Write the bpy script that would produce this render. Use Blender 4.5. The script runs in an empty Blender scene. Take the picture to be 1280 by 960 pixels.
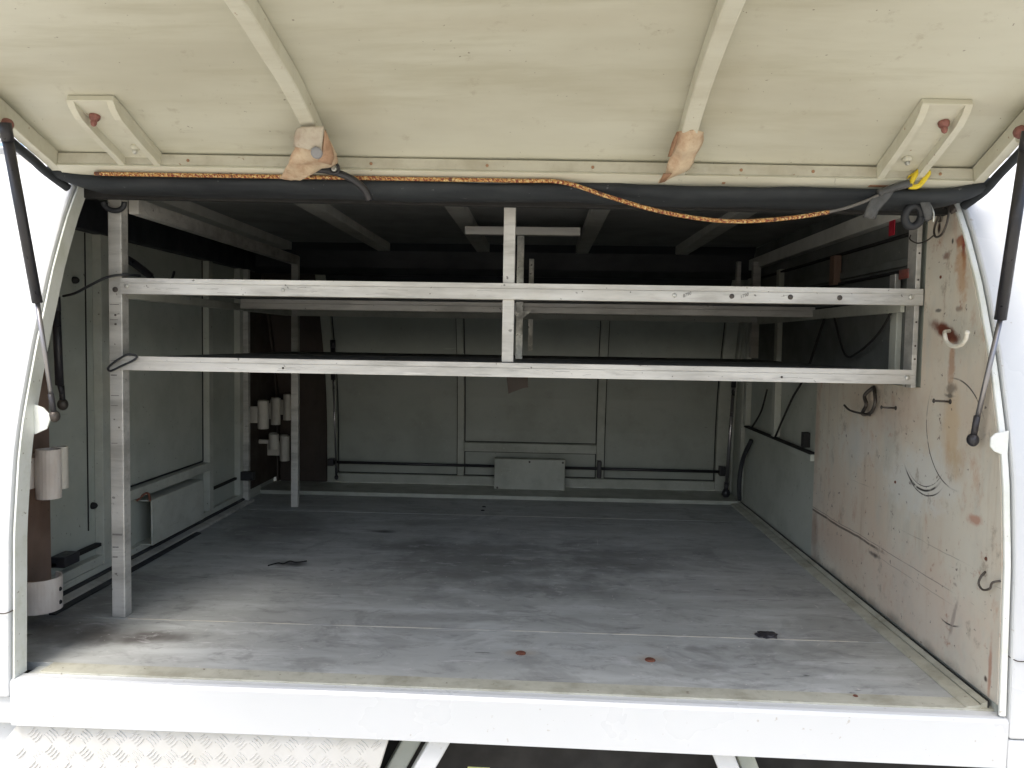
import bpy, bmesh, math, random
from mathutils import Vector, Matrix, noise
R = math.radians
scene = bpy.context.scene
COL = scene.collection

# ------------------------------------------------------------------ camera, light, exposure
cam_d = bpy.data.cameras.new('camera'); cam = bpy.data.objects.new('camera', cam_d); COL.objects.link(cam)
yaw, pit, rol = R(2.167), R(3.074), R(0.95)
fw = Vector((-math.sin(yaw)*math.cos(pit), math.cos(yaw)*math.cos(pit), -math.sin(pit)))
r0 = Vector((math.cos(yaw), math.sin(yaw), 0)); u0 = r0.cross(fw)
rt = math.cos(rol)*r0 + math.sin(rol)*u0; up = -math.sin(rol)*r0 + math.cos(rol)*u0
cam.matrix_world = Matrix(((rt.x, up.x, -fw.x, 0), (rt.y, up.y, -fw.y, 0), (rt.z, up.z, -fw.z, 0.57), (0, 0, 0, 1)))
cam_d.sensor_width = 36; cam_d.lens = 36*980/1280; cam_d.clip_start = 0.02; cam_d.clip_end = 500
scene.camera = cam
SUN_EL, SUN_AZ = 62, 200          # azimuth measured from +Y clockwise
w = bpy.data.worlds.new('World'); scene.world = w; w.use_nodes = True
nt = w.node_tree; bg = nt.nodes['Background']
sky = nt.nodes.new('ShaderNodeTexSky'); sky.sky_type = 'NISHITA'; sky.sun_disc = False
sky.sun_elevation = R(SUN_EL); sky.sun_rotation = R(SUN_AZ); sky.air_density = 1.0; sky.dust_density = 4.0; sky.ozone_density = 1.0
nt.links.new(sky.outputs[0], bg.inputs[0]); bg.inputs[1].default_value = 0.15
sd = bpy.data.lights.new('sun', 'SUN'); sd.energy = 1.5; sd.angle = R(25); sd.color = (1, 0.96, 0.9)
so = bpy.data.objects.new('sun', sd); COL.objects.link(so)
dv = Vector((math.sin(R(SUN_AZ))*math.cos(R(SUN_EL)), math.cos(R(SUN_AZ))*math.cos(R(SUN_EL)), math.sin(R(SUN_EL))))
so.rotation_euler = dv.to_track_quat('Z', 'Y').to_euler(); so.location = dv*20
vs = scene.view_settings; vs.view_transform = 'Standard'; vs.look = 'None'; vs.gamma = 1; vs.exposure = 1.2
scene.cycles.max_bounces = 12; scene.cycles.diffuse_bounces = 8; scene.cycles.use_denoising = True

# ------------------------------------------------------------------ materials
class NT:
    def __init__(s, name):
        s.m = bpy.data.materials.new(name); s.m.use_nodes = True; s.t = s.m.node_tree
        s.b = s.t.nodes['Principled BSDF']; s.pos = s.n('ShaderNodeNewGeometry').outputs['Position']
    def n(s, k, **kw):
        x = s.t.nodes.new(k)
        for a, v in kw.items(): setattr(x, a, v)
        return x
    def put(s, sock, v):
        if isinstance(v, bpy.types.NodeSocket): s.t.links.new(v, sock)
        elif isinstance(v, (int, float)) and sock.type in ('RGBA', 'VECTOR'): sock.default_value = (v,)*len(sock.default_value)
        elif sock.type == 'RGBA' and len(v) == 3: sock.default_value = (*v, 1)
        else: sock.default_value = v
    def math(s, op, a, b=0.0, clamp=False):
        x = s.n('ShaderNodeMath', operation=op, use_clamp=clamp); s.put(x.inputs[0], a); s.put(x.inputs[1], b); return x.outputs[0]
    def vm(s, op, a, b):
        x = s.n('ShaderNodeVectorMath', operation=op); s.put(x.inputs[0], a); s.put(x.inputs[1], b)
        return x.outputs['Value'] if op == 'LENGTH' else x.outputs[0]
    def noise(s, scale, detail=4, rough=.55, stretch=(1, 1, 1), off=(0, 0, 0), dist=0.0):
        v = s.vm('ADD', s.vm('MULTIPLY', s.pos, stretch), off)
        x = s.n('ShaderNodeTexNoise'); s.put(x.inputs['Vector'], v)
        x.inputs['Scale'].default_value = scale; x.inputs['Detail'].default_value = detail
        x.inputs['Roughness'].default_value = rough; x.inputs['Distortion'].default_value = dist
        return x.outputs['Fac']
    def ramp(s, f, a, b, lo=0.0, hi=1.0):
        x = s.n('ShaderNodeMapRange', interpolation_type='SMOOTHSTEP'); s.put(x.inputs[0], f)
        x.inputs[1].default_value = a; x.inputs[2].default_value = b; x.inputs[3].default_value = lo; x.inputs[4].default_value = hi
        return x.outputs[0]
    def mix(s, f, a, b):
        x = s.n('ShaderNodeMix', data_type='RGBA'); s.put(x.inputs[0], f); s.put(x.inputs[6], a); s.put(x.inputs[7], b); return x.outputs[2]
    def blob(s, c, r, soft=.5, wob=.6, wsc=25, ang=0.0, plane='yz'):
        """mask of an irregular patch centred at c with radii r in the plane given"""
        d = s.vm('SUBTRACT', s.pos, c)
        if ang:
            ro = s.n('ShaderNodeVectorRotate', rotation_type='X_AXIS' if plane == 'yz' else 'Z_AXIS'); s.put(ro.inputs['Vector'], d)
            ro.inputs['Angle'].default_value = ang; d = ro.outputs[0]
        k = (0, 1/r[0], 1/r[1]) if plane == 'yz' else ((1/r[0], 1/r[1], 0) if plane == 'xy' else (1/r[0], 0, 1/r[1]))
        L = s.vm('LENGTH', s.vm('MULTIPLY', d, k), (0, 0, 0))
        L = s.math('ADD', L, s.math('MULTIPLY', s.math('SUBTRACT', s.noise(wsc, 3, .6), .5), wob*2))
        return s.ramp(L, 1-soft, 1+soft*.3, 1, 0)
    def arc(s, c, r, wd, lim, rat=1.0):
        d = s.vm('MULTIPLY', s.vm('SUBTRACT', s.pos, c), (0, 1/r, rat/r))
        L = s.vm('LENGTH', d, (0, 0, 0))
        L = s.math('ADD', L, s.math('MULTIPLY', s.math('SUBTRACT', s.noise(9, 2), .5), .06))
        band = s.ramp(s.math('ABSOLUTE', s.math('SUBTRACT', L, 1)), wd*.4, wd, 1, 0)
        return s.math('MULTIPLY', s.math('MULTIPLY', band, s.blob(lim[0], lim[1], .6, .3)), s.ramp(s.noise(60, 3), .25, .5))
    def done(s, col, rough=.5, metal=0.0, bump=None, bstr=.2, bdist=.002, coat=0.0):
        s.put(s.b.inputs['Base Color'], col); s.put(s.b.inputs['Roughness'], rough); s.put(s.b.inputs['Metallic'], metal)
        if coat: s.b.inputs['Coat Weight'].default_value = coat; s.b.inputs['Coat Roughness'].default_value = .15
        if bump is not None:
            bn = s.n('ShaderNodeBump'); bn.inputs['Strength'].default_value = bstr; bn.inputs['Distance'].default_value = bdist
            s.put(bn.inputs['Height'], bump); s.t.links.new(bn.outputs[0], s.b.inputs['Normal'])
        return s.m

def worn(name, base, grime, rough=.5, metal=0.0, amt=.5, sc=6, stretch=(1, 1, 1), speck=None, scr=0.0, bstr=.15, hue=None, coat=0.0):
    k = NT(name)
    c = k.mix(k.ramp(k.noise(sc, 6, .6, stretch), .38, .72, 0, amt), base, grime)
    c = k.mix(k.ramp(k.noise(sc*4.3, 5, .65, stretch, (3, 7, 1)), .5, .75, 0, amt*.7), c, grime)
    if hue: c = k.mix(k.ramp(k.noise(sc*.6, 3, .5, (1, 1, 1), (9, 2, 5)), .42, .68, 0, .55), c, hue)
    if scr:
        f = k.ramp(k.noise(55, 3, .6, (1, .06, 1), (1, 1, 4), .4), .70, .76, 0, scr); c = k.mix(f, c, tuple(x*.25 for x in grime))
        f = k.ramp(k.noise(70, 3, .6, (.05, 1, 1), (5, 1, 4), .6), .70, .77, 0, scr); c = k.mix(f, c, tuple(min(1, x*1.6) for x in base))
    if speck: c = k.mix(k.ramp(k.noise(95, 2, .5, (1, 1, 1), (2, 8, 3)), .71, .76, 0, .8), c, speck)
    rr = k.ramp(k.noise(sc*2, 4), .3, .7, rough-.08, rough+.14)
    return k.done(c, rr, metal, k.noise(sc*9, 5, .65), bstr, .001, coat)

M = {}
M['skin'] = worn('white_body_paint', (.60, .62, .63), (.54, .55, .54),   .30, 0, .12, 3, speck=(.45, .43, .4), bstr=.05, coat=.3)
M['reveal'] = worn('white_edge_paint', (.78, .80, .76), (.52, .54, .42), .38, 0, .5, 9, speck=(.3, .27, .2), bstr=.1)
M['sillstrip'] = worn('olive_cream_strip', (.46, .46, .385), (.27, .26, .20), .5, 0, .8, 13, (1, 1, 1), speck=(.16, .13, .1), scr=.5)
k = NT('aged_cream_lid_paint')
c = k.mix(k.ramp(k.noise(2.2, 5, .6, (.7, 2.2, 1)), .35, .68), (.60, .595, .495), (.505, .49, .395))
c = k.mix(k.ramp(k.noise(7, 6, .65, (.35, 2.5, 1), (4, 0, 0)), .46, .72, 0, .55), c, (.42, .40, .295))
c = k.mix(k.ramp(k.noise(24, 5, .7, (1, 1, 1), (0, 6, 0)), .60, .74, 0, .45), c, (.36, .32, .24))
c = k.mix(k.ramp(k.noise(120, 2, .5), .735, .765, 0, .8), c, (.2, .17, .13))
c = k.mix(k.ramp(k.noise(30, 3, .6, (.12, 1.4, 1), (2, 2, 0), .8), .72, .77, 0, .5), c, (.33, .31, .25))
for cx, cy, rx, ry in ((-.30, 1.22, .05, .12), (.27, 1.2, .045, .10), (.66, 1.22, .05, .03), (-.80, 1.28, .05, .03), (.0, 1.05, .3, .03)):
    c = k.mix(k.math('MULTIPLY', k.blob((cx, cy, .9), (rx, ry), .9, .5, 14, 0, 'xy'), .32), c, (.42, .38, .28))
M['lid'] = k.done(c, .55, 0, k.noise(30, 5), .12, .001)
M['lidframe'] = worn('cream_frame_paint', (.61, .60, .50), (.47, .44, .34), .5, 0, .5, 10, (.5, 2, 1), speck=(.33, .22, .14), scr=.3)
M['lidlip'] = worn('dusty_shaded_lip', (.52, .505, .42), (.38, .35, .27), .6, 0, .8, 14, (1, 1, 1), speck=(.25, .16, .1), scr=.3)  # base darkened for the shade on the lip as well as dust
M['alu'] = worn('brushed_aluminium', (.64, .628, .59), (.30, .29, .265), .45, .4, .7, 11, (.3, 1, 2), speck=(.12, .11, .1), scr=.6, bstr=.2)
M['alu_shiny'] = worn('bright_galvanised_steel', (.62, .62, .58), (.22, .22, .2), .35, .7, .7, 30, speck=(.1, .1, .1))
M['wall'] = worn('aged_grey_wall_paint', (.45, .475, .42), (.31, .33, .285), .55, 0, .6, 4, (1, 1, 1), speck=(.14, .13, .11), scr=.35, hue=(.38, .42, .38))
M['wallrib'] = worn('grey_rib_paint', (.50, .515, .455), (.34, .345, .30), .5, 0, .6, 9, speck=(.14, .12, .1), scr=.3)
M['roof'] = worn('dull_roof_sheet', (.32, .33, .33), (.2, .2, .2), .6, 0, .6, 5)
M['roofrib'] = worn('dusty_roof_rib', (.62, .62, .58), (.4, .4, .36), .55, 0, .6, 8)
M['door'] = worn('far_door_paint', (.35, .37, .325), (.25, .265, .225), .5, 0, .6, 4, speck=(.4, .4, .36), scr=.35)
M['doorrib'] = worn('far_door_rib_paint', (.42, .435, .38), (.27, .28, .23), .5, 0, .6, 9, speck=(.5, .5, .46), scr=.4)
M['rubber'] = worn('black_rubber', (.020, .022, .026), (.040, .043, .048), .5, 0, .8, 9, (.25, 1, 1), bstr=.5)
M['seal'] = worn('scuffed_rubber_seal', (.012, .015, .019), (.030, .036, .041), .75, 0, .9, 7, (.35, 2.5, 2.5), speck=(.12, .125, .13), scr=0, bstr=.8)
M['blackplastic'] = worn('black_satin_metal', (.022, .022, .026), (.05, .045, .05), .35, 0, .5, 30)
M['rod'] = worn('steel_rod', (.34, .33, .34), (.25, .24, .24), .32, .85, .3, 12, bstr=.03)
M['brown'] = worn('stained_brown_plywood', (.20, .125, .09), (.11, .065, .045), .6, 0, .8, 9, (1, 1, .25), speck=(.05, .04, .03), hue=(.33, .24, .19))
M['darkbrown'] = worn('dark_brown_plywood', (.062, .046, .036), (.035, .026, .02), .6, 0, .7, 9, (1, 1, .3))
M['pvc'] = worn('white_pvc', (.68, .63, .58), (.5, .42, .37), .4, 0, .6, 25, (1, 1, .4), speck=(.3, .2, .15))
M['pvc_far'] = worn('dusty_pvc', (.62, .59, .52), (.42, .38, .32), .45, 0, .6, 25, (1, 1, .4))
M['rust'] = worn('rusty_steel', (.20, .075, .045), (.09, .04, .03), .7, .2, .8, 90, bstr=.5)
M['redbolt'] = worn('red_oxide_bolt', (.30, .13, .11), (.14, .06, .05), .5, .3, .7, 80, bstr=.5)
M['dark'] = worn('dark_underbody', (.012, .012, .012), (.02, .018, .016), .8, 0, .5, 10)
M['wire'] = worn('dark_bent_wire', (.10, .09, .08), (.05, .035, .03), .45, .5, .6, 60)
M['whitehook'] = worn('cream_plastic_coating', (.78, .76, .66), (.5, .4, .28), .35, 0, .4, 60)
M['yellow'] = worn('yellow_plastic', (.80, .62, .03), (.6, .42, .02), .35, 0, .4, 40)
M['greytape'] = worn('grey_duct_tape', (.085, .088, .09), (.035, .035, .035), .4, .1, .6, 40, bstr=.6)
M['greycord'] = worn('grey_cord', (.16, .15, .14), (.07, .07, .07), .6, 0, .7, 80)
M['red'] = worn('red_reflector', (.42, .02, .04), (.2, .01, .02), .4, 0, .4, 40)
M['tape'] = worn('old_masking_tape', (.62, .49, .34), (.40, .24, .15), .6, 0, .9, 34, (1, 1, 1), hue=(.62, .52, .38), bstr=.8)
M['tape2'] = worn('crumpled_clear_tape', (.50, .44, .35), (.34, .24, .18), .35, 0, .8, 45, hue=(.56, .53, .44), bstr=1)
M['mark'] = worn('pencil_mark', (.16, .15, .14), (.3, .3, .28), .6, 0, .6, 200)
M['stain2'] = worn('reddish_tape_layer', (.50, .32, .21), (.34, .2, .12), .6, 0, .8, 50, bstr=.6)
M['stain'] = worn('tape_glue_stain', (.33, .19, .11), (.2, .1, .06), .6, 0, .6, 60)
M['ground'] = worn('sandy_concrete', (.47, .44, .36), (.33, .31, .25), .85, 0, .6, 1.2, speck=(.2, .19, .17))
M['checker'] = worn('white_tread_plate', (.58, .58, .56), (.48, .47, .42), .4, 0, .5, 6, speck=(.4, .36, .3))
# woven bungee: bright orange sheath with dark ticks
k = NT('orange_woven_cord')
wv = k.n('ShaderNodeTexWave', wave_type='BANDS', bands_direction='DIAGONAL'); k.put(wv.inputs['Vector'], k.pos); wv.inputs['Scale'].default_value = 75; wv.inputs['Distortion'].default_value = 7; wv.inputs['Detail Scale'].default_value = 2.5
c = k.mix(k.ramp(wv.outputs['Fac'], .25, .5), (.20, .035, .02), (.52, .27, .085))
c = k.mix(k.ramp(k.noise(260, 2), .54, .62), c, (.72, .55, .26)); c = k.mix(k.ramp(k.noise(48, 2), .64, .68), c, (.13, .05, .03))
M['bungee'] = k.done(c, .7, 0, wv.outputs['Fac'], .6)
# floor
k = NT('scuffed_grey_floor')
c = k.mix(k.ramp(k.noise(3.0, 6, .6, (.6, 1.3, 1)), .36, .66), (.42, .435, .42), (.34, .353, .338))
c = k.mix(k.ramp(k.noise(9, 6, .65, (.3, 1.6, 1), (5, 0, 0)), .44, .70, 0, .75), c, (.53, .555, .545))
c = k.mix(k.ramp(k.noise(16, 6, .7, (.45, 1.2, 1), (0, 9, 0), .6), .54, .72, 0, .5), c, (.2, .2, .195))
for (cx, cy), (rx, ry), a, st, cc in (((-.15, 2.0), (.34, .32), .3, .68, (.11, .115, .108)), ((-.36, 2.12), (.14, .09), .0, .5, (.10, .105, .10)), ((.12, 1.78), (.16, .08), .2, .5, (.13, .137, .13)), ((.22, 2.05), (.18, .18), 0, .45, (.07, .07, .07)), ((-.86, 1.43), (.16, .06), .1, .75, (.07, .055, .045)), ((-.73, 1.42), (.09, .035), -.2, .8, (.06, .05, .045)),
        ((-.63, 1.93), (.06, .028), .2, .9, (.03, .03, .03)), ((-.46, 2.28), (.045, .02), 0, .9, (.03, .03, .03)), ((-.95, 1.62), (.10, .3), 0, .5, (.09, .085, .08)), ((-.8, 2.3), (.18, .25), 0, .5, (.07, .07, .065)), ((.45, 1.80), (.25, .1), .3, .35, (.30, .30, .30)), ((0, 1.40), (.6, .08), 0, .3, (.33, .345, .34))):
    c = k.mix(k.math('MULTIPLY', k.blob((cx, cy, 0), (rx, ry), .85, .8, 11, a, 'xy'), st), c, cc)
c = k.mix(k.ramp(k.noise(28, 7, .75, (.5, 1, 1), (2, 2, 0), .8), .52, .66, 0, .45), c, (.17, .17, .165))
c = k.mix(k.ramp(k.noise(22, 7, .75, (.6, 1.1, 1), (12, 2, 0), .5), .54, .68, 0, .45), c, (.60, .60, .60))
c = k.mix(k.ramp(k.noise(5, 5, .7, (.8, 1, 1), (1, 12, 0), .8), .52, .62, 0, .35), c, (.15, .15, .145))
c = k.mix(k.ramp(k.noise(70, 4, .6, (.10, 1.3, 1), (3, 3, 0), .7), .64, .72, 0, .7), c, (.58, .58, .57))
c = k.mix(k.ramp(k.noise(40, 4, .6, (1.3, .12, 1), (7, 3, 0), .9), .70, .76, 0, .6), c, (.6, .6, .58))
c = k.mix(k.ramp(k.noise(60, 4, .6, (.15, 1.1, 1), (13, 3, 0), .9), .66, .73, 0, .8), c, (.08, .08, .08))
c = k.mix(k.ramp(k.noise(85, 2, .5, (1, 1, 1), (1, 1, 9)), .72, .76, 0, .9), c, (.55, .53, .50))
for cx, cy in ((-.029, 1.405), (.204, 1.396)):
    c = k.mix(k.math('MULTIPLY', k.blob((cx, cy, 0), (.035, .016), .9, .6, 40, 0, 'xy'), .5), c, (.33, .27, .2))
M['floor'] = k.done(c, k.ramp(k.noise(6, 5), .3, .7, .48, .72), 0, k.noise(45, 6, .7, (.4, 1.2, 1)), .3, .001)
# right plywood panel with its own stains, streaks, rust and scratches
k = NT('stained_painted_plywood')
c = k.mix(k.ramp(k.noise(4, 6, .6, (1, 1, .6)), .36, .66), (.68, .65, .56), (.65, .55, .44))
c = k.mix(k.ramp(k.noise(8, 6, .65, (1, 1, .45), (0, 5, 2)), .47, .68, 0, .75), c, (.53, .53, .475))
c = k.mix(k.ramp(k.noise(14, 6, .7, (1, 1, .5), (0, 1, 7)), .56, .72, 0, .65), c, (.50, .29, .18))
c = k.mix(k.ramp(k.noise(10, 5, .7, (1, 2.6, .22), (0, 4, 1)), .55, .74, 0, .55), c, (.42, .31, .21))
X = .718
for (cy, cz), (ry, rz), a, st, cc, wb in (
        ((1.436, .603), (.055, .015), -.31, 1.0, (.15, .04, .022), .5), ((1.408, .592), (.028, .014), -.3, 1.0, (.13, .035, .02), .5), ((1.405, .55), (.012, .045), 0, .6, (.40, .18, .08), .7),
        ((1.383, .742), (.007, .024), .15, 1.0, (.24, .045, .03), .9), ((1.392, .758), (.020, .010), 0, .85, (.30, .08, .05), 1.0), ((1.378, .715), (.008, .025), 0, .6, (.42, .17, .09), .9), ((1.385, .70), (.02, .06), .2, .6, (.5, .27, .12), .9),
        ((1.44, .735), (.012, .008), 0, .8, (.2, .1, .08), .8), ((1.395, .43), (.030, .085), 0, .55, (.60, .43, .24), .5), ((1.38, .37), (.035, .035), 0, .55, (.52, .37, .2), .5),
        ((1.40, .50), (.016, .012), 0, .8, (.2, .17, .14), .9), ((1.405, .488), (.02, .004), 0, .9, (.15, .13, .11), .9), ((1.31, .29), (.028, .010), 0, .7, (.45, .2, .13), .9), ((1.245, .06), (.006, .06), 0, .7, (.4, .17, .1), .6),
        ((1.36, .105), (.006, .045), -.3, .7, (.16, .14, .13), .9), ((1.50, .32), (.16, .07), .2, .6, (.70, .71, .68), .8), ((1.8, .36), (.12, .06), 0, .4, (.66, .67, .64), .8), ((1.47, .79), (.006, .012), 0, 1, (.035, .015, .015), .3),
        ((1.46, .64), (.012, .004), 0, .9, (.12, .11, .1), .9), ((1.39, .64), (.012, .006), 0, .7, (.2, .13, .1), .9), ((1.42, .76), (.004, .006), 0, 1, (.08, .07, .06), .5), ((1.27, .235), (.004, .005), 0, 1, (.06, .05, .05), .3), ((1.255, .045), (.006, .006), 0, 1, (.1, .07, .06), .8),
        ((1.9, .10), (.20, .05), 0, .35, (.60, .44, .34), .9), ((1.5, .10), (.25, .1), 0, .4, (.68, .55, .46), .8)):
    c = k.mix(k.math('MULTIPLY', k.blob((X, cy, cz), (ry, rz), .6, wb, 45, a), st), c, cc)
c = k.mix(k.ramp(k.noise(19, 7, .75, (1, 1, .8), (0, 31, 2)), .56, .70, 0, .7), c, (.30, .25, .19))
c = k.mix(k.ramp(k.noise(33, 6, .75, (1, 1, .9), (0, 3, 22)), .60, .70, 0, .65), c, (.40, .20, .12))
dk = (.05, .045, .04)
for cc, r_, wd, lim in (((X, 1.49, .40), .095, .030, ((X, 1.50, .31), (.10, .035))), ((X, 1.48, .395), .098, .018, ((X, 1.50, .30), (.10, .035))), ((X, 1.49, .405), .092, .012, ((X, 1.46, .32), (.09, .03))),
                        ((X, 1.37, .44), .115, .016, ((X, 1.45, .38), (.09, .11))), ((X, 1.40, .40), .12, .016, ((X, 1.33, .50), (.08, .05))), ((X, 1.38, .19), .10, .02, ((X, 1.37, .095), (.03, .02)))):
    c = k.mix(k.arc(cc, r_, wd, lim), c, dk)
c = k.mix(k.math('MULTIPLY', k.blob((X, 1.70, .012), (.60, .022), .9, .7, 22), .75), c, (.14, .12, .10))
c = k.mix(k.math('MULTIPLY', k.blob((X, 2.05, .08), (.035, .09), .9, .8, 25), .6), c, (.30, .19, .13))
c = k.mix(k.math('MULTIPLY', k.blob((X, 2.06, .33), (.025, .17), .9, .8, 25), .5), c, (.40, .26, .18))
c = k.mix(k.math('MULTIPLY', k.blob((X, 1.68, .128), (.03, .006), .9, .9, 60), .9), c, (.06, .05, .045))
c = k.mix(k.math('MULTIPLY', k.blob((X, 1.62, .44), (.16, .06), .95, .8, 20), .45), c, (.50, .36, .27))
# long groove-like scrapes running back at about z .14
sep = k.n('ShaderNodeSeparateXYZ'); k.put(sep.inputs[0], k.pos); Y_, Z_ = sep.outputs[1], sep.outputs[2]
wob = k.math('MULTIPLY', k.math('SUBTRACT', k.noise(5, 4, .6), .5), .012)
for z0, hw, y0, y1, st in ((.143, .0035, 1.62, 2.2, .9), (.150, .0012, 1.35, 2.2, .6), (.128, .001, 1.35, 1.75, .4), (.21, .0010, 1.3, 1.6, .4), (.265, .0008, 1.7, 1.85, .5)):
    f = k.ramp(k.math('ABSOLUTE', k.math('SUBTRACT', k.math('ADD', Z_, wob), z0)), hw*.5, hw, 1, 0)
    f = k.math('MULTIPLY', f, k.math('MULTIPLY', k.ramp(Y_, y0, y0+.06), k.ramp(Y_, y1-.1, y1, 1, 0)))
    c = k.mix(k.math('MULTIPLY', k.math('MULTIPLY', f, st), k.ramp(k.noise(25, 3), .3, .5, .3, 1)), c, (.12, .09, .07))
c = k.mix(k.ramp(k.noise(70, 3, .6, (1, 1, 1), (0, 2, 2)), .67, .72, 0, .85), c, (.15, .11, .09))
c = k.mix(k.ramp(k.noise(26, 4, .7, (1, .5, 1), (0, 8, 2)), .68, .74, 0, .6), c, (.24, .18, .14))
c = k.mix(k.ramp(k.noise(45, 4, .6, (1, .14, 1), (0, 8, 5), .9), .70, .76, 0, .6), c, (.2, .17, .15))
M['ply'] = k.done(c, .55, 0, k.noise(30, 6, .7, (1, 1, .4)), .35, .001)

def warp(v, mode):
    """the old body is slightly out of square: the sill runs nearer at its right end, the lid is twisted and crowned"""
    if mode == 'front':
        k_ = max(0.0, min(1.0, (1.60-v.y)/.30)); v.y -= .020*(v.x+.30)*k_ if v.x > -.30 else .004*(v.x+.30)*k_
    if mode in ('lid', 'front'):
        t = max(0.0, min(1.0, (1.372-v.y)/.32)); h = max(0.0, min(1.0, (v.z-.60)/.22))
        v.z += h*((1-t)*(-.0107*(v.x+.85))+t*droop(v.x)) if (mode == 'lid' or v.y < 1.475) else 0
def droop(x):
    T = [(-2, -.028), (-.87, -.028), (-.35, -.021), (.1, -.003), (.22, -.004), (.73, -.014), (2, -.014)]
    for (a, b), (c_, d) in zip(T, T[1:]):
        if x <= c_: return b+(d-b)*(x-a)/(c_-a)
WARP = [None]
# ------------------------------------------------------------------ mesh helpers (world coordinates in, parent offset removed)
def finish(name, bm, mat, parent=None, smooth=False, bevel=0.0, seg=2):
    if WARP[0]:
        for v in bm.verts: warp(v.co, WARP[0])
    off = Vector(parent_loc(parent))
    if off.length: bmesh.ops.translate(bm, verts=bm.verts, vec=-off)
    bmesh.ops.recalc_face_normals(bm, faces=bm.faces)
    me = bpy.data.meshes.new(name); bm.to_mesh(me); bm.free()
    o = bpy.data.objects.new(name, me); COL.objects.link(o); me.materials.append(M[mat] if isinstance(mat, str) else mat)
    if parent: o.parent = parent
    if smooth:
        for p in me.polygons: p.use_smooth = True
    if bevel:
        md = o.modifiers.new('bevel', 'BEVEL'); md.width = bevel; md.segments = seg; md.limit_method = 'ANGLE'; md.angle_limit = R(40)
        if not smooth:
            for p in me.polygons: p.use_smooth = False
    return o
def parent_loc(p):
    v = Vector((0, 0, 0))
    while p is not None: v = v + p.location; p = p.parent
    return v
def thing(name, label, cat, loc, group=None):
    o = bpy.data.objects.new(name, None); COL.objects.link(o); o.location = loc; o.empty_display_size = .05
    o['label'] = label; o['category'] = cat
    if group: o['group'] = group
    return o
def tag(o, label, cat, group=None):
    o['label'] = label; o['category'] = cat
    if group: o['group'] = group
    return o
def add_box(bm, x0, x1, y0, y1, z0, z1):
    r_ = bmesh.ops.create_cube(bm, size=1)
    bmesh.ops.scale(bm, vec=(x1-x0, y1-y0, z1-z0), verts=r_['verts'])
    bmesh.ops.translate(bm, vec=((x0+x1)/2, (y0+y1)/2, (z0+z1)/2), verts=r_['verts'])
    return r_['verts']
def box(name, x, y, z, mat, parent=None, bev=.0012):
    bm = bmesh.new(); add_box(bm, *x, *y, *z); return finish(name, bm, mat, parent, bevel=bev)
def prism(name, pts, axis, a, b, mat, parent=None, bev=0.0, smooth=False):
    """polygon pts in the plane normal to axis, extruded from a to b"""
    bm = bmesh.new()
    mk = {0: lambda p, t: (t, p[0], p[1]), 1: lambda p, t: (p[0], t, p[1]), 2: lambda p, t: (p[0], p[1], t)}[axis]
    n = len(pts); K = 8 if (WARP[0] and axis == 0 and b-a > .5) else 1
    L = [[bm.verts.new(mk(p, a+(b-a)*q/K)) for p in pts] for q in range(K+1)]
    bm.faces.new(L[0]); bm.faces.new(L[-1][::-1])
    for v0, v1 in zip(L, L[1:]):
        for i in range(n): bm.faces.new((v0[i], v1[i], v1[(i+1) % n], v0[(i+1) % n]))
    return finish(name, bm, mat, parent, smooth, bev)
def smooth_path(pts, n=6):
    P = [Vector(p) for p in pts]; out = []
    for i in range(len(P)-1):
        a = P[max(i-1, 0)]; b = P[i]; c_ = P[i+1]; d = P[min(i+2, len(P)-1)]
        for j in range(n):
            t = j/n; out.append(.5*((2*b)+(c_-a)*t+(2*a-5*b+4*c_-d)*t*t+(3*b-a-3*c_+d)*t**3))
    out.append(P[-1]); return out
def add_tube(bm, pts, r, seg=8, rr=None):
    P = [Vector(p) for p in pts]; rings = []; prev = None
    for i, p in enumerate(P):
        t = (P[min(i+1, len(P)-1)]-P[max(i-1, 0)]).normalized()
        if prev is None: a = t.orthogonal().normalized()
        else:
            a = prev - t*prev.dot(t); a = a.normalized() if a.length > 1e-6 else t.orthogonal().normalized()
        prev = a; b = t.cross(a); q = rr[i] if rr else r
        rings.append([bm.verts.new(p+q*(math.cos(2*math.pi*j/seg)*a+math.sin(2*math.pi*j/seg)*b)) for j in range(seg)])
    for i in range(len(rings)-1):
        for j in range(seg): bm.faces.new((rings[i][j], rings[i][(j+1) % seg], rings[i+1][(j+1) % seg], rings[i+1][j]))
    bm.faces.new(rings[0][::-1]); bm.faces.new(rings[-1])
def tube(name, pts, r, mat, parent=None, sm=True, seg=8, n=6, rr=None):
    bm = bmesh.new(); P = smooth_path(pts, n) if sm and len(pts) > 2 else pts
    add_tube(bm, P, r, seg, rr); return finish(name, bm, mat, parent, smooth=True)
def strut_tube(name, a, b, r, mat, parent): return tube(name, [a, b], r, mat, parent, False, 14)
def ball(name, c_, r, mat, parent=None, sc=(1, 1, 1)):
    bm = bmesh.new(); bmesh.ops.create_icosphere(bm, subdivisions=3, radius=r); bmesh.ops.scale(bm, vec=sc, verts=bm.verts)
    bmesh.ops.translate(bm, vec=c_, verts=bm.verts); return finish(name, bm, mat, parent, smooth=True)
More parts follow.
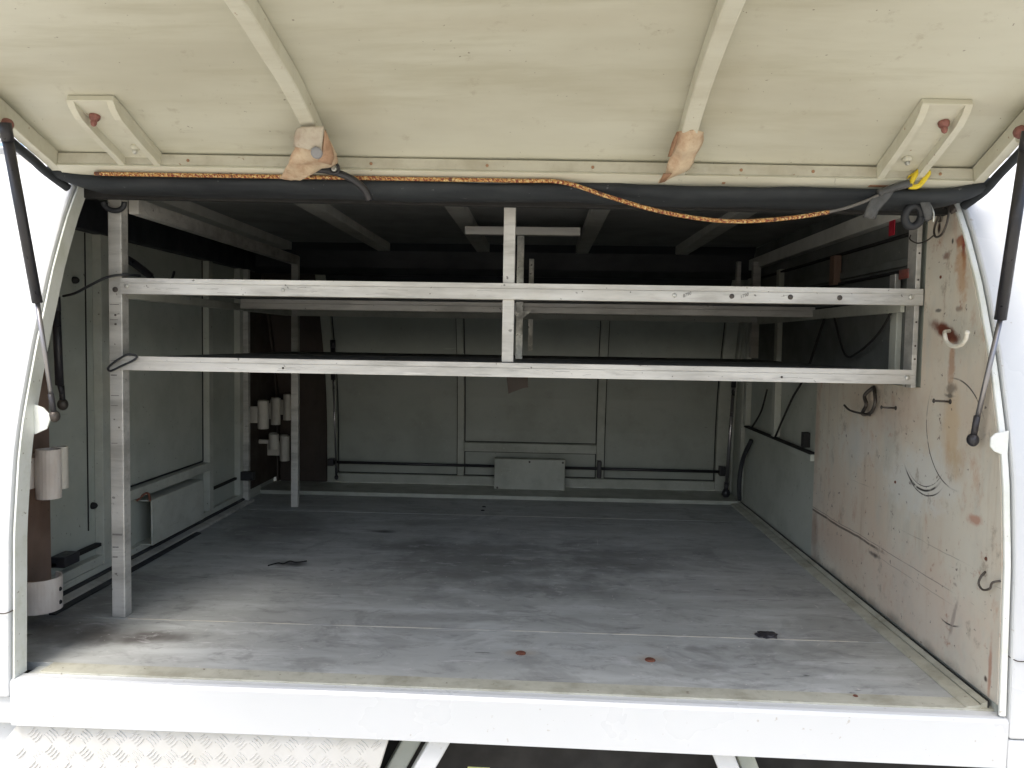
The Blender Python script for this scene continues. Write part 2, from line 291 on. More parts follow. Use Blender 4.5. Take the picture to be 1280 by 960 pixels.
def bolt(name, c_, n_, r, h, mat, parent, dome=True, seg=12):
    """a low domed head standing on a surface"""
    bm = bmesh.new(); n_ = Vector(n_).normalized(); c_ = Vector(c_)
    prof = [(r, 0), (r, h*.35), (r*.8, h*.75), (r*.4, h)] if dome else [(r, 0), (r, h*.8), (r*.85, h)]
    a = n_.orthogonal().normalized(); b = n_.cross(a); rings = []
    for q, t in prof: rings.append([bm.verts.new(c_+n_*t+q*(math.cos(2*math.pi*j/seg)*a+math.sin(2*math.pi*j/seg)*b)) for j in range(seg)])
    for i in range(len(rings)-1):
        for j in range(seg): bm.faces.new((rings[i][j], rings[i][(j+1) % seg], rings[i+1][(j+1) % seg], rings[i+1][j]))
    bm.faces.new(rings[0][::-1]); bm.faces.new(rings[-1])
    return finish(name, bm, mat, parent)
def sheet(name, rows, mat, parent=None, th=.0015, crumple=0.0, sub=2, seed=0):
    """thin crumpled sheet through a grid of world points"""
    bm = bmesh.new(); vs_ = [[bm.verts.new(p) for p in r_] for r_ in rows]
    for i in range(len(vs_)-1):
        for j in range(len(vs_[0])-1): bm.faces.new((vs_[i][j], vs_[i][j+1], vs_[i+1][j+1], vs_[i+1][j]))
    bmesh.ops.subdivide_edges(bm, edges=bm.edges[:], cuts=sub, use_grid_fill=True)
    if crumple:
        for v in bm.verts: v.co += noise.noise_vector(v.co*38+Vector((seed, 0, 0)))*crumple
    o = finish(name, bm, mat, parent, smooth=True)
    md = o.modifiers.new('solid', 'SOLIDIFY'); md.thickness = th; md.offset = 0
    return o

# ------------------------------------------------------------------ setting
bm = bmesh.new(); N = 24
for i in range(N+1):
    for j in range(N+1):
        x, y = -60+120*i/N, -60+120*j/N; bm.verts.new((x, y, -1.02))
bm.verts.ensure_lookup_table()
for i in range(N):
    for j in range(N):
        a = i*(N+1)+j; bm.faces.new([bm.verts[q] for q in (a, a+N+1, a+N+2, a+1)])
g = finish('ground', bm, 'ground'); g['kind'] = 'structure'

# ------------------------------------------------------------------ the canopy shell
PROF = [(0, 1.250), (.24, 1.257), (.37, 1.272), (.43, 1.285), (.49, 1.303), (.56, 1.325), (.62, 1.347), (.68, 1.368), (.73, 1.390), (.78, 1.413), (.84, 1.447)]
def yj(z):
    if z <= 0: return 1.25
    for (a, ya), (b, yb) in zip(PROF, PROF[1:]):
        if z <= b: return ya+(yb-ya)*(z-a)/(b-a)
    return 1.447+(z-.84)*.7
WD = 4.25                     # near y + far y of the same height
body = thing('truck_canopy', 'white canopy body with an open side hatch and bare grey inside', 'canopy', (-.08, 1.25, -1.02))
WARP[0] = 'front'
# outer skins: curved shell pieces beside the opening, 3 cm thick, rounded edges
def skin(name, x0, x1, zlo, zhi, d0, d1, mat, far=False, bev=.004, n=26, par=body):
    zs = [zlo+(zhi-zlo)*i/n for i in range(n+1)]
    f = (lambda y: WD-y) if far else (lambda y: y)
    pts = [(f(yj(z)+d0), z) for z in zs]+[(f(yj(z)+d1), z) for z in reversed(zs)]
    return prism(name, pts, 0, x0, x1, mat, par, bev)
skin('outer_skin', -1.25, -.868, -.03, .93, -.022, .006, 'skin')
skin('outer_skin', .731, 1.15, -.03, .93, -.022, .006, 'skin')
skin('lower_skin', -1.25, -.868, -.078, -.032, -.012, .006, 'skin')
skin('lower_skin', .731, 1.15, -.078, -.032, -.0205, .006, 'skin')
skin('far_skin', -1.25, -.826, .0, .93, -.022, -.006, 'skin', far=True)
skin('far_skin', .713, 1.15, .0, .93, -.022, -.006, 'skin', far=True)
skin('door_jamb', -.8655, -.862, .0, .85, -.016, .016, 'reveal', bev=.001)
skin('door_jamb', .7183, .7285, .003, .85, -.0165, -.0105, 'reveal', bev=.002)
# end walls
EW = [(yj(z)+.006, z) for z in [i*.05 for i in range(17)]]+[(1.49, .905)]
EWp = EW+[(WD-y, z) for y, z in reversed(EW)]
prism('end_wall', EWp, 0, -1.06, -1.036, 'wall', body)
prism('end_wall', EWp, 0, .723, .745, 'wall', body)
# roof
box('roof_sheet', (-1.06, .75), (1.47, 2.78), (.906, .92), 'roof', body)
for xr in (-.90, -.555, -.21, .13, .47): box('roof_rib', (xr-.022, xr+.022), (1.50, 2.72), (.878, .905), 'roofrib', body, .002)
prism('header_rail', [(1.47, .835), (1.50, .85), (1.50, .88), (1.53, .905), (1.46, .905), (1.46, .84)], 0, -1.03, .722, 'roofrib', body, .001)
prism('header_rail', [(WD-1.47, .80), (WD-1.51, .82), (WD-1.51, .88), (WD-1.53, .905), (WD-1.42, .905), (WD-1.44, .80)], 0, -1.03, .722, 'rubber', body, .001)  # far rail made deep and black to put in the shade below the roof
# sill: rounded white beam, cream strip
prism('sill', [(1.232, -.078), (1.230, -.006), (1.234, -.001), (1.240, .0005), (1.256, .0005), (1.256, -.078)], 0, -.8675, .7305, 'skin', body, 0)
box('sill_return', (-.862, .725), (1.2565, 1.40), (-.080, -.004), 'reveal', body)
box('sill_strip', (-.835, .7245), (1.2565, 1.296), (-.003, .0035), 'sillstrip', body, .001)
box('sill_strip', (-1.03, .72), (2.80, 3.0), (-.004, .0155), 'doorrib', body, .002)
# floor sheets with pale filled joints
fp = []
for y0, y1 in ((1.2965, 1.5135), (1.5165, 2.5285), (2.5315, 2.798)):
    bm = bmesh.new(); add_box(bm, -1.034, .716, y0, y1, -.012, .0025 if y0 > 1.3 else .003)
    fp.append(finish('floor_sheet', bm, 'floor', body, bevel=.0008))
M['shelf'] = worn('dull_shelf_sheet', (.16, .16, .15), (.09, .09, .085), .6, 0, .6, 8)
M['joint'] = worn('pale_joint_filler', (.58, .55, .47), (.33, .335, .33), .7, 0, 1.0, 9, (1, 1, 1))
box('floor_joint', (-.82, .62), (1.5136, 1.5164), (-.012, .0034), 'joint', body, 0)
box('floor_joint', (-.30, .30), (2.5287, 2.5313), (-.012, .0029), 'joint', body, 0)
box('subfloor', (-1.06, .745), (1.26, 2.99), (-.05, -.0125), 'dark', body, 0)
for x, y, mt in ((-.029, 1.405, 'rust'), (.204, 1.396, 'rust')): bolt('bolt', (x, y, .003), (0, 0, 1), .0095, .003, mt, fp[0])
bolt('bolt', (.52, 1.285, .0035), (0, 0, 1), .004, .002, 'rust', fp[0])
for x, y in ((-.19, 2.60), (-.19, 2.66)): bolt('bolt', (x, y, .0025), (0, 0, 1), .007, .003, 'dark', fp[2])
# floor rails
prism('floor_rail', [(.681, .0025), (.681, .0045), (.684, .0065), (.700, .009), (.7035, .009), (.7035, .0025)], 1, 1.258, 2.80, 'sillstrip', body)
prism('floor_rail', [(.7058, .0025), (.7058, .0095), (.7150, .0135), (.7150, .0025)], 1, 1.262, 2.80, 'sillstrip', body)
box('rail_gap', (.7152, .7178), (1.262, 2.80), (.0025, .015), 'dark', body, 0)
prism('floor_rail', [(-1.0345, .003), (-1.0345, .034), (-1.020, .034), (-1.018, .022), (-1.018, .003)], 1, 1.58, 2.80, 'wallrib', body)
prism('rubber_strip', [(-1.0175, .003), (-1.0175, .020), (-1.010, .018), (-1.009, .003)], 1, 1.55, 2.66, 'rubber', body)
prism('floor_rail', [(-1.0085, .003), (-1.0085, .014), (-.990, .010), (-.988, .003)], 1, 1.52, 2.66, 'alu', body)
prism('rubber_strip', [(-.987, .003), (-.987, .008), (-.974, .006), (-.973, .003)], 1, 1.52, 2.2, 'rubber', body)
WARP[0] = None
# ---- left wall furniture
for y0, y1 in ((1.772, 1.805), (2.355, 2.385), (2.60, 2.63)): box('wall_rib', (-1.0355, -1.015), (y0, y1), (.034, .80), 'wallrib', body)
for y_, z0, z1 in ((1.8065, .19, .80), (2.3515, .19, .80), (2.3870, .10, .80)): box('wall_seam', (-1.0357, -1.0335), (y_, y_+.0035), (z0, z1), 'dark', body, 0)
for z_ in (.1555, .1870): box('wall_seam', (-1.0357, -1.0325), (1.811, 2.35), (z_, z_+.0035), 'dark', body, 0)
box('wall_seam', (-1.0357, -1.034), (1.742, 1.745), (.12, .80), 'dark', body, 0)
box('wall_ledge', (-1.0355, -1.012), (1.806, 2.354), (.160, .186), 'wallrib', body, .002)
box('wall_ledge', (-1.0355, -1.020), (1.60, 1.771), (.078, .086), 'dark', body, .001)
box('wall_ledge', (-1.0355, -1.016), (1.60, 1.771), (.036, .058), 'wallrib', body, .002)
box('ledge_end_block', (-1.0355, -1.002), (1.60, 1.655), (.075, .098), 'blackplastic', body, .002)
box('wall_ledge', (-1.0355, -1.026), (2.386, 2.60), (.088, .096), 'dark', body, .001)
box('upper_band', (-1.0355, -1.005), (1.52, 2.72), (.80, .875), 'rubber', body, .004)  # black band stands in for the dark of the recess above the wall
for y, z in ((1.76, .175), (1.70, .69)): bolt('bolt', (-1.0355 if z > .5 else -1.0355, y, z), (1, 0, 0), .008, .012, 'dark', body)
cv = bmesh.new()      # open-ended cover box low on the left wall
for a in ((-.994, -.990, 1.95, 2.255, .033, .150), (-1.0355, -.9942, 1.952, 2.255, .1462, .150), (-1.0355, -.9942, 2.251, 2.255, .033, .146), (-1.0355, -.9942, 1.952, 2.25, .033, .036)): add_box(cv, *a)
finish('cover_box', cv, 'wallrib', body, bevel=.001)
tube('wire_stub', [(-1.02, 1.93, .152), (-1.0, 1.945, .170), (-.99, 1.94, .150)], .003, 'rust', body)
# brown plywood linings
def lining(name, x0, x1, mat, far, ylim):
    zs = [.035+.765*i/16 for i in range(17)]
    a = [(yj(z)+.02, z) for z in zs]; b = [(ylim, z) for z in (zs[-1], zs[0])]
    pts = a+b
    if far: pts = [(WD-y+(.0075 if y < 1.582 else 0), z) for y, z in pts]
    return prism(name, pts, 0, x0, x1, mat, body, .001)
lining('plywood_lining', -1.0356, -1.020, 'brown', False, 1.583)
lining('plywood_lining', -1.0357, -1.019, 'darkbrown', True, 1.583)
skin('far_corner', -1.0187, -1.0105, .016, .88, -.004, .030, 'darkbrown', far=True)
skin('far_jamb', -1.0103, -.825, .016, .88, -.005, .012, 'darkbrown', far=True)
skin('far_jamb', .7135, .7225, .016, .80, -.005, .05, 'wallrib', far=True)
# small black clamp blocks on the left strut post at the back
box('wall_upright', (-1.0175, -.998), (2.628, 2.648), (.003, .80), 'alu', body)
box('clamp_block', (-1.016, -.972), (2.600, 2.6275), (.085, .115), 'blackplastic', body, .003)
# ---- right wall
def plypanel():
    WARP[0] = 'front'
    zs = [.018+.85*i/20 for i in range(21)]
    pts = [(yj(z)-.010, z) for z in zs]+[(1.5195, zs[-1]), (1.5195, .4960), (2.072, .4940), (2.072, .018)]
    o = prism('plywood_lining', pts, 0, .7180, .7228, 'ply', body, .001); WARP[0] = None; return o
ply = plypanel()
box('wall_ledge', (.704, .7225), (2.073, 2.74), (.288, .293), 'dark', body, .001)
box('wall_ledge', (.708, .7225), (2.073, 2.74), (.270, .2875), 'wall', body, .001)
box('wall_rib', (.7065, .7178), (1.60, 1.63), (.50, .664), 'wallrib', body)
for y in (2.385, 2.72): box('wall_rib', (.703, .7225), (y, y+.028), (.2965, .80), 'wallrib', body)
box('wall_rib', (.7085, .7225), (2.79, 2.82), (.02, .80), 'wallrib', body)
box('wall_bracket', (.704, .7225), (2.12, 2.14), (.30, .34), 'dark', body)
M['shade_grey'] = worn('shaded_wall_grey', (.15, .16, .15), (.09, .095, .09), .6, 0, .7, 6, speck=(.25, .24, .22))  # wall grey with the shade of the upper wall put into the colour
box('wall_shade_sheet', (.7180, .7226), (1.560, 2.72), (.500, .90), 'shade_grey', body, .001)  # added sheet, its dark tone stands in for shade on the wall
for z in (.79, .72, .665): box('wall_ledge', (.706, .7178), (1.565, 2.70), (z, z+.005), 'dark', body, .001)
box('wall_ledge', (.693, .7178), (1.560, 2.70), (.825, .86), 'roofrib', body, .001)
box('wall_ledge', (.7095, .7178), (1.565, 2.70), (.732, .748), 'shade_grey', body, .001)
box('wall_bracket', (.695, .7125), (1.92, 1.95), (.72, .79), 'brown', body)
box('wall_bracket', (.700, .7120), (1.60, 1.625), (.66, .718), 'alu', body)
tube('rubber_flap', [(.716, 2.68, .25), (.7, 2.72, .18), (.695, 2.74, .10), (.70, 2.75, .03)], .008, 'rubber', body)
WARP[0] = 'front'
# reveal brackets that hold the struts
for s, x, yb in ((1, -.862, 1.294), (-1, .7286, 1.2645)):
    bm = bmesh.new(); pts = [(0, -.026), (0, .026), (.016, .020), (.026, .010), (.028, 0), (.022, -.016)]
    if s < 0: pts = [(0, -.022), (0, .020), (.020, .015), (.027, .008), (.027, -.006), (.021, -.013)]
    a = [bm.verts.new((x+s*p, yb, .425+q)) for p, q in pts]; b = [bm.verts.new((x+s*p, yb+.0038, .425+q)) for p, q in pts]
    bm.faces.new(a); bm.faces.new(b[::-1])
    for i in range(len(pts)): bm.faces.new((a[i], b[i], b[(i+1) % len(pts)], a[(i+1) % len(pts)]))
    finish('strut_bracket', bm, 'reveal', body, bevel=.001)
# hairline splits in the skin at both sides
tube('skin_split', [(-.93, 1.2285, .112), (-.885, 1.2278, .1115), (-.868, 1.2279, .113), (-.8635, 1.25, .115)], .0011, 'wire', body, seg=5)
tube('skin_split', [(.7285, 1.2440, .098), (.737, 1.2282, .094), (.760, 1.2284, .095)], .0009, 'wire', body, seg=5)
# hinge rubber
bm = bmesh.new(); nx = 90; rings = []
for i in range(nx+1):
    x = -.878+1.62*i/nx; e = min(i, nx-i)/5; lift = .020*max(0, 1-e)**2
    cs = [(1.372, .853), (1.367, .847), (1.370, .8400), (1.378, .8335), (1.392, .8305), (1.425, .8300), (1.452, .8315), (1.462, .838), (1.462, .85), (1.43, .858), (1.395, .857)]
    ring = []
    for q, (y, z) in enumerate(cs):
        n_ = noise.noise(Vector((x*5, q*.25, 0)))*.0045+noise.noise(Vector((x*15, q*.5, 5)))*.0022
        ring.append(bm.verts.new((x, y+n_, z+n_*1.1+lift)))
    rings.append(ring)
for a, b in zip(rings, rings[1:]):
    for j in range(len(a)): bm.faces.new((a[j], a[(j+1) % len(a)], b[(j+1) % len(a)], b[j]))
bm.faces.new(rings[0]); bm.faces.new(rings[-1][::-1])
finish('hinge_seal', bm, 'seal', body, smooth=True)
box('hinge_backing', (-.87, .73), (1.450, 1.468), (.826, .905), 'dark', body)
box('gutter_lip', (-1.25, 1.15), (1.36, 1.372), (.905, .935), 'skin', body, .003)

WARP[0] = None
# ---- screws, hooks and wires on the right lining
for y, z in ((1.612, .449), (1.402, .478), (1.455, .70), (1.60, .30), (1.27, .235)):
    if z in (.449, .478):
        tube('screw', [(.7178, y, z), (.690, y-.002, z+.001)], .0020, 'wire', ply, seg=8); bolt('screw_head', (.6895, y, z+.001), (-1, 0, 0), .0042, .0018, 'wire', ply); bolt('washer', (.7178, y, z), (-1, 0, 0), .0046, .002, 'wire', ply)
    else: bolt('screw', (.7178, y, z), (-1, 0, 0), .003, .002, 'rust', ply)
hg = 'hooks on the right plywood lining'
t = thing('hook', 'dark bent wire hook with an eye loop below the shelf end', 'hook', (.71, 1.77, .45), hg)
tube('hook_wire', [(.697, 1.828, .437), (.695, 1.79, .429), (.697, 1.745, .427), (.703, 1.70, .426)], .0024, 'wire', t)
tube('eye_loop', [(.717, 1.719, .486), (.708, 1.692, .473), (.706, 1.684, .451), (.706, 1.706, .430), (.706, 1.747, .425), (.706, 1.728, .446), (.707, 1.741, .466), (.716, 1.722, .484)], .0038, 'wire', t, rr=None)
t = thing('hook', 'cream coated open hook over a dark rust stain', 'hook', (.712, 1.40, .59), hg)
tube('hook_wire', [(.7175, 1.415, .602), (.702, 1.40, .600), (.690, 1.376, .594), (.689, 1.366, .582), (.689, 1.346, .575), (.690, 1.323, .577), (.690, 1.309, .587), (.690, 1.306, .596)], .0034, 'whitehook', t, seg=10); ball('hook_tip', (.690, 1.306, .597), .0042, 'whitehook', t)
t = thing('hook', 'small dark s shaped hook low beside the right jamb', 'hook', (.712, 1.265, .2), hg)
tube('hook_wire', [(.7178, 1.270, .214), (.709, 1.266, .207), (.707, 1.268, .195), (.707, 1.256, .189), (.708, 1.239, .196), (.709, 1.234, .207), (.7178, 1.228, .212)], .0018, 'wire', t)
t = thing('hook', 'bent steel wire loop hook near the hatch corner', 'hook', (.712, 1.44, .81), hg)
tube('hook_wire', [(.712, 1.455, .820), (.706, 1.462, .79), (.702, 1.450, .772), (.702, 1.428, .772), (.704, 1.415, .79), (.708, 1.418, .815), (.712, 1.43, .832)], .0020, 'wire', t)
tube('wire_tail', [(.703, 1.455, .776), (.700, 1.475, .768), (.695, 1.50, .766), (.692, 1.525, .776), (.695, 1.53, .785)], .0013, 'wire', t, seg=6)
sheet('hook_plate', [[(.7168, 1.463, .800), (.7105, 1.452, .826), (.7105, 1.435, .842), (.7105, 1.420, .835), (.7168, 1.408, .81)], [(.710, 1.457, .798), (.709, 1.448, .812), (.709, 1.436, .822), (.709, 1.424, .818), (.710, 1.414, .806)]], 'wire', t, .002)
tag(box('red_reflector', (.694, .6965), (1.60, 1.625), (.795, .828), 'red', None, .001), 'small red reflector tab high on the right inner wall', 'reflector')
tag(box('red_label', (.700, .7020), (1.545, 1.585), (.705, .724), worn('faded_red_label', (.30, .09, .07), (.15, .1, .09), .5, 0, .8, 60), None, .001), 'faded red sticker on the right wall above the shelf', 'sticker')

# ------------------------------------------------------------------ raised lid
LP = [(1.396, .8455), (1.372, .857), (1.33, .8755), (1.285, .893), (1.22, .921), (1.15, .946), (1.07, .966), (.98, .984), (.86, .999), (.72, 1.008), (.56, 1.010)]
LPs = [(p.x, p.y) for p in smooth_path([(a, b, 0) for a, b in LP], 5)]
def lnorm(i):
    a = LPs[max(i-1, 0)]; b = LPs[min(i+1, len(LPs)-1)]; d = Vector((b[0]-a[0], b[1]-a[1])).normalized()
    n_ = Vector((d.y, -d.x)); return n_ if n_.y > 0 else -n_
def lat(s, off, ys=None):
    """point on the lid profile whose y is s, lifted by off"""
    for i in range(len(LPs)-1):
        if LPs[i][0] >= s >= LPs[i+1][0]:
            t = (LPs[i][0]-s)/(LPs[i][0]-LPs[i+1][0]); z = LPs[i][1]+t*(LPs[i+1][1]-LPs[i][1]); n_ = lnorm(i); return (s+n_.x*off, z+n_.y*off)
    return (s, LPs[-1][1]+off)
def slab(name, x0, x1, o0, o1, ya, yb, mat, par, bev=.0012, smooth=False, n=30):
    ss = [ya+(yb-ya)*i/n for i in range(n+1)]
    pts = [lat(s, o0) for s in ss]+[lat(s, o1) for s in reversed(ss)]
    o = prism(name, pts, 0, x0, x1, mat, par, bev)
    return o
WARP[0] = 'lid'
lid = thing('raised_lid', 'raised cream painted hatch lid with two curved ribs, seen from below', 'lid', (-.07, 1.372, .857))
def face_panel(name, x0, x1, off, th, ya, yb, mat):
    bm = bmesh.new(); nx, ny = 40, 34; g_ = []
    for i in range(nx+1):
        x = x0+(x1-x0)*i/nx; r_ = []
        for j in range(ny+1):
            s = ya+(yb-ya)*j/ny; y, z = lat(s, off+noise.noise(Vector((x*3, s*4, 0)))*.0022); r_.append(bm.verts.new((x, y, z)))
        g_.append(r_)
    for i in range(nx):
        for j in range(ny): bm.faces.new((g_[i][j], g_[i+1][j], g_[i+1][j+1], g_[i][j+1]))
    o = finish(name, bm, mat, lid, smooth=True); md = o.modifiers.new('solid', 'SOLIDIFY'); md.thickness = th; md.offset = 1
    return o
face_panel('inner_panel', -.866, .728, .027, .003, 1.371, .562, 'lid')
slab('outer_sheet', -.880, .742, .034, .038, 1.371, .562, 'skin', lid, smooth=True)
prism('hinge_rail', [(1.352, .8665), (1.3735, .8520), (1.3735, .8565), (1.3545, .8700)], 0, -.852, .7145, 'lidframe', lid, .0006)
prism('hinge_rail', [(1.3552, .8705), (1.3725, .8590), (1.3725, .8860), (1.366, .889), (1.3572, .889)], 0, -.852, .7145, 'lidlip', lid, .001)
slab('side_rail', -.870, -.8525, 0, .0265, 1.392, .56, 'lidframe', lid)
slab('side_rail', .7150, .7320, 0, .0265, 1.392, .56, 'lidframe', lid)
slab('edge_rail', -.8525, .7150, 0, .0265, .585, .562, 'lidframe', lid)
slab('rib', -.386, -.361, -.001, .0265, 1.350, .586, 'lidframe', lid, .003)
slab('rib', .2105, .2360, -.001, .0265, 1.350, .586, 'lidframe', lid, .003)
for x0, x1 in ((-.742, -.668), (.556, .630)):
    ch = slab('reinforcing_plate', x0, x1, .0165, .0262, 1.353, 1.198, 'lidframe', lid)
    for a, b in ((x0, x0+.011), (x1-.011, x1)):
        ss = [1.3535-.154*i/16 for i in range(17)]
        lo = [lat(s, .0164-.0135*min(1, (s-1.1995)/.03)**.6 if s > 1.1996 else .0164) for s in ss]
        prism('flange', lo+[lat(s, .01645) for s in reversed(ss)], 0, a, b, 'lidframe', ch, .001)
    y, z = lat(1.235, .0165); xm = x0+.024 if x0 < 0 else x0+.050
    bolt('bolt', (xm, y, z), (0, -.3, -1), .0085, .010, 'redbolt', ch); bolt('bolt_shank', (xm, y-.003, z-.010), (0, -.3, -1), .0050, .008, 'redbolt', ch, seg=8)
    y, z = lat(1.318, .0165); xm = x1-.028 if x0 < 0 else x0+.034
    bolt('bolt', (xm, y, z), (0, -.3, -1), .0080, .007, 'lidframe', ch); bolt('bolt_shank', (xm, y-.002, z-.007), (0, -.3, -1), .0045, .006, 'alu_shiny', ch, seg=8)
# side brackets for the struts
for x0, x1 in ((-.853, -.849), (.7110, .7150)):
    y, z = lat(1.215, 0)
    o = prism('strut_bracket', [(y-.030, z+.022), (y+.028, z), (y+.020, z-.022), (y+.004, z-.032), (y-.014, z-.028), (y-.026, z-.010)], 0, x0, x1, 'lidframe', lid, .001)
    bolt('bolt', (x1 if x0 < 0 else x0, y+.004, z-.012), (1 if x0 < 0 else -1, 0, 0), .010, .012, 'redbolt', o)
# rubber that follows the lid's side edges
for x in (-.878, .740):
    pts = []
    for s in (1.10, 1.16, 1.22, 1.28, 1.33, 1.37): y, z = lat(s, -.006); pts.append((x, y, z+.002))
    pts.append((x+(.014 if x < 0 else -.014), 1.405, .835)); tube('edge_seal', pts, .0075, 'seal', lid, seg=10)
# rust / glue marks on the hinge rail
random.seed(5)
for x, l in ((.545, .030), (.572, .012), (.60, .02), (-.06, .006), (-.30, .005), (.30, .006), (-.55, .005)):
    sheet('rust_patch', [[(x+l*a, 1.3620+.004*q-.0004, .8665-(.0100+.004*q)*.675-.0005) for a in ((0, .5, .9) if q else (.1, .6, 1))] for q in (0, 1)], 'stain', lid, .0003)
for x in (-.62, -.30, -.1, .08, .33, .45, .66): bolt('rivet', (x, 1.3554, .8785), (0, -1, -.1), .0028, .0012, 'stain', lid, seg=8)

WARP[0] = None
# ------------------------------------------------------------------ far door
fd = thing('far_door', 'closed grey far side hatch door with ribs and a long locking rod', 'door', (-.03, 3.0, .02))
def fskin(name, x0, x1, z0, z1, d0, d1, mat, par=fd, bev=.0012):
    return skin(name, x0, x1, z0, z1, d0, d1, mat, True, bev, 20, par)
fskin('door_sheet', -.824, .7125, .02, .86, -.020, -.003, 'door')
fskin('frame_rail', -.822, -.785, .018, .86, -.0028, .018, 'doorrib'); fskin('frame_rail', .665, .7105, .018, .86, -.0028, .018, 'doorrib')
fskin('frame_rail', -.784, .664, .018, .052, -.0028, .016, 'doorrib'); fskin('frame_rail', -.784, .664, .82, .86, -.0028, .016, 'doorrib')
fskin('shade_panel', -.784, .664, .700, .818, .0160, .020, 'rubber')  # added black sheet standing in for the shade on the upper door
fskin('rib', -.318, -.293, .053, .819, -.0027, .015, 'doorrib'); fskin('rib', .214, .243, .053, .819, -.0027, .015, 'doorrib')
fskin('cross_rib', -.2925, .2135, .148, .182, -.0026, .013, 'doorrib')
for x0, z0, z1 in ((-.7838, .0525, .82), (-.3215, .0525, .82), (-.2922, .0525, .147), (-.2922, .183, .82), (.2105, .0525, .147), (.2105, .183, .82), (.2437, .0525, .82), (.6615, .0525, .82)):
    fskin('panel_gap', x0, x0+.0030, z0, z1, -.0024, .0012, 'dark', bev=0)
for x0, x1, z in ((-.780, -.322, .0525), (-.289, .210, .0525), (.247, .661, .0525), (-.289, .210, .1445), (-.289, .210, .1835)):
    fskin('panel_gap', x0, x1, z, z+.003, -.0024, .0012, 'dark', bev=0)
cb = box('lock_cover', (-.172, .094), (2.930, 2.972), (.012, .130), 'doorrib', fd, .002)
for x in (-.16, -.04, .085): bolt('screw', (x, 2.9298, .120 if x > -.1 else .02), (0, -1, 0), .004, .002, 'wire', cb, seg=8)
tube('locking_rod', [(-.80, 2.962, .098), (-.173, 2.962, .096)], .0055, 'blackplastic', fd, False); tube('locking_rod', [(.0945, 2.962, .096), (.70, 2.962, .094)], .0055, 'blackplastic', fd, False)
box('rod_guide', (-.812, -.79), (2.945, 2.9805), (.085, .112), 'blackplastic', fd); box('rod_guide', (.675, .70), (2.945, 2.9805), (.080, .115), 'blackplastic', fd)
box('latch', (.216, .232), (2.95, 2.9815), (.06, .125), 'blackplastic', fd, .003)
tube('rod_clip', [(-.03, 2.925, .012), (.0, 2.92, .010), (.03, 2.925, .012)], .004, 'pvc', fd, seg=6)

# ------------------------------------------------------------------ shelving rack
rk = thing('shelf_rack', 'two tier aluminium shelving rack spanning the canopy on thin square posts', 'shelf rack', (-.06, 1.52, .003))
Zf = .003
box('post', (-.856, -.829), (1.520, 1.546), (Zf, .842), 'alu', rk, .0015)
p = box('post', (-.835, -.812), (2.580, 2.600), (Zf, .842), 'alu', rk, .0015)
box('post', (.7030, .7125), (1.520, 1.556), (.495, .842), 'alu', rk, .001)
box('post', (.677, .702), (2.578, 2.60), (.53, .842), 'alu', rk, .0012)
box('post', (.625, .638), (2.578, 2.60), (.667, .842), 'alu', rk, .0012)
box('centre_post', (-.0785, -.0560), (1.5215, 1.545), (.5305, .845), 'alu', rk, .001)
box('centre_post', (-.070, -.0515), (2.040, 2.058), (.520, .8448), 'alu_shiny', rk, .001)
box('centre_post', (-.048, -.032), (2.578, 2.60), (.54, .842), 'alu_shiny', rk, .001)
def beam(x0, x1, yf, z0, z1, mat='alu', lip=True, dz=.0):
    h = z1-z0; pts = [(yf, z0), (yf, z1-.0105), (yf+.0016, z1-.0098), (yf+.0010, z1-.0085), (yf+.0010, z1), (yf+.004, z1), (yf+.004, z0+.0035), (yf+.028, z0+.0035), (yf+.028, z0)]
    return prism('beam', pts, 0, x0, x1, mat, rk, .0004)
b1 = beam(-.8285, .7155, 1.512, .6515, .6825); b2 = beam(-.8285, .7065, 1.512, .502, .5295)
beam(-.800, .7000, 2.052, .646, .672, 'alu'); beam(-.8115, .6765, 2.574, .645, .672, 'wallrib')
beam(-.8115, .6765, 2.574, .498, .5205, 'wallrib')
for y0, y1 in ((1.5405, 2.0505), (2.0815, 2.5730)):
    box('shelf_board', (-.826, .6925), (y0, y1), (.6740, .6800), 'shelf', rk, .001)
    box('shelf_board', (-.826, .6925), (y0, y1), (.5210, .5265), 'shelf', rk, .001)
box('side_rail', (-.8285, -.808), (1.5465, 2.579), (.812, .842), 'alu', rk, .0015)
box('side_rail', (-.852, -.832), (1.5465, 2.579), (.6445, .6630), 'wallrib', rk, .0015)
box('side_rail', (-.852, -.832), (1.5465, 2.579), (.500, .5200), 'wallrib', rk, .0015)
box('side_rail', (.694, .7020), (1.5565, 2.577), (.640, .6650), 'wallrib', rk, .001)
box('side_rail', (.694, .7020), (1.5565, 2.577), (.500, .5200), 'wallrib', rk, .001)
box('cross_bar', (-.205, .092), (2.032, 2.058), (.845, .866), 'alu', rk, .0012)
prism('gusset', [(-.086, .6500), (-.030, .6500), (-.050, .632), (-.058, .630)], 1, 2.03, 2.038, 'alu_shiny', rk)
prism('gusset', [(-.098, .5055), (-.038, .5055), (-.036, .450), (-.050, .447), (-.088, .432)], 1, 2.085, 2.10, 'darkbrown', rk)
for bb, (zz) in ((b1, .6665), (b2, .5145)):
    for x, r_, mt in (((-.505, .0035, 'alu_shiny'), (.250, .0042, 'alu_shiny'), (.358, .0048, 'wire'), (.468, .0050, 'wire'), (.560, .0050, 'wire')) if bb is b1 else ((-.505, .0022, 'wire'), (.457, .0022, 'wire'))):
        bolt('screw', (x, 1.5118, zz-.003), (0, -1, 0), r_, .0020, mt, bb, seg=10)
    bolt('screw', (-.815, 1.5118, zz), (0, -1, 0), .0042, .003, 'alu_shiny', bb); bolt('screw', (.692, 1.5118, zz), (0, -1, 0), .0050, .004, 'alu_shiny', bb)
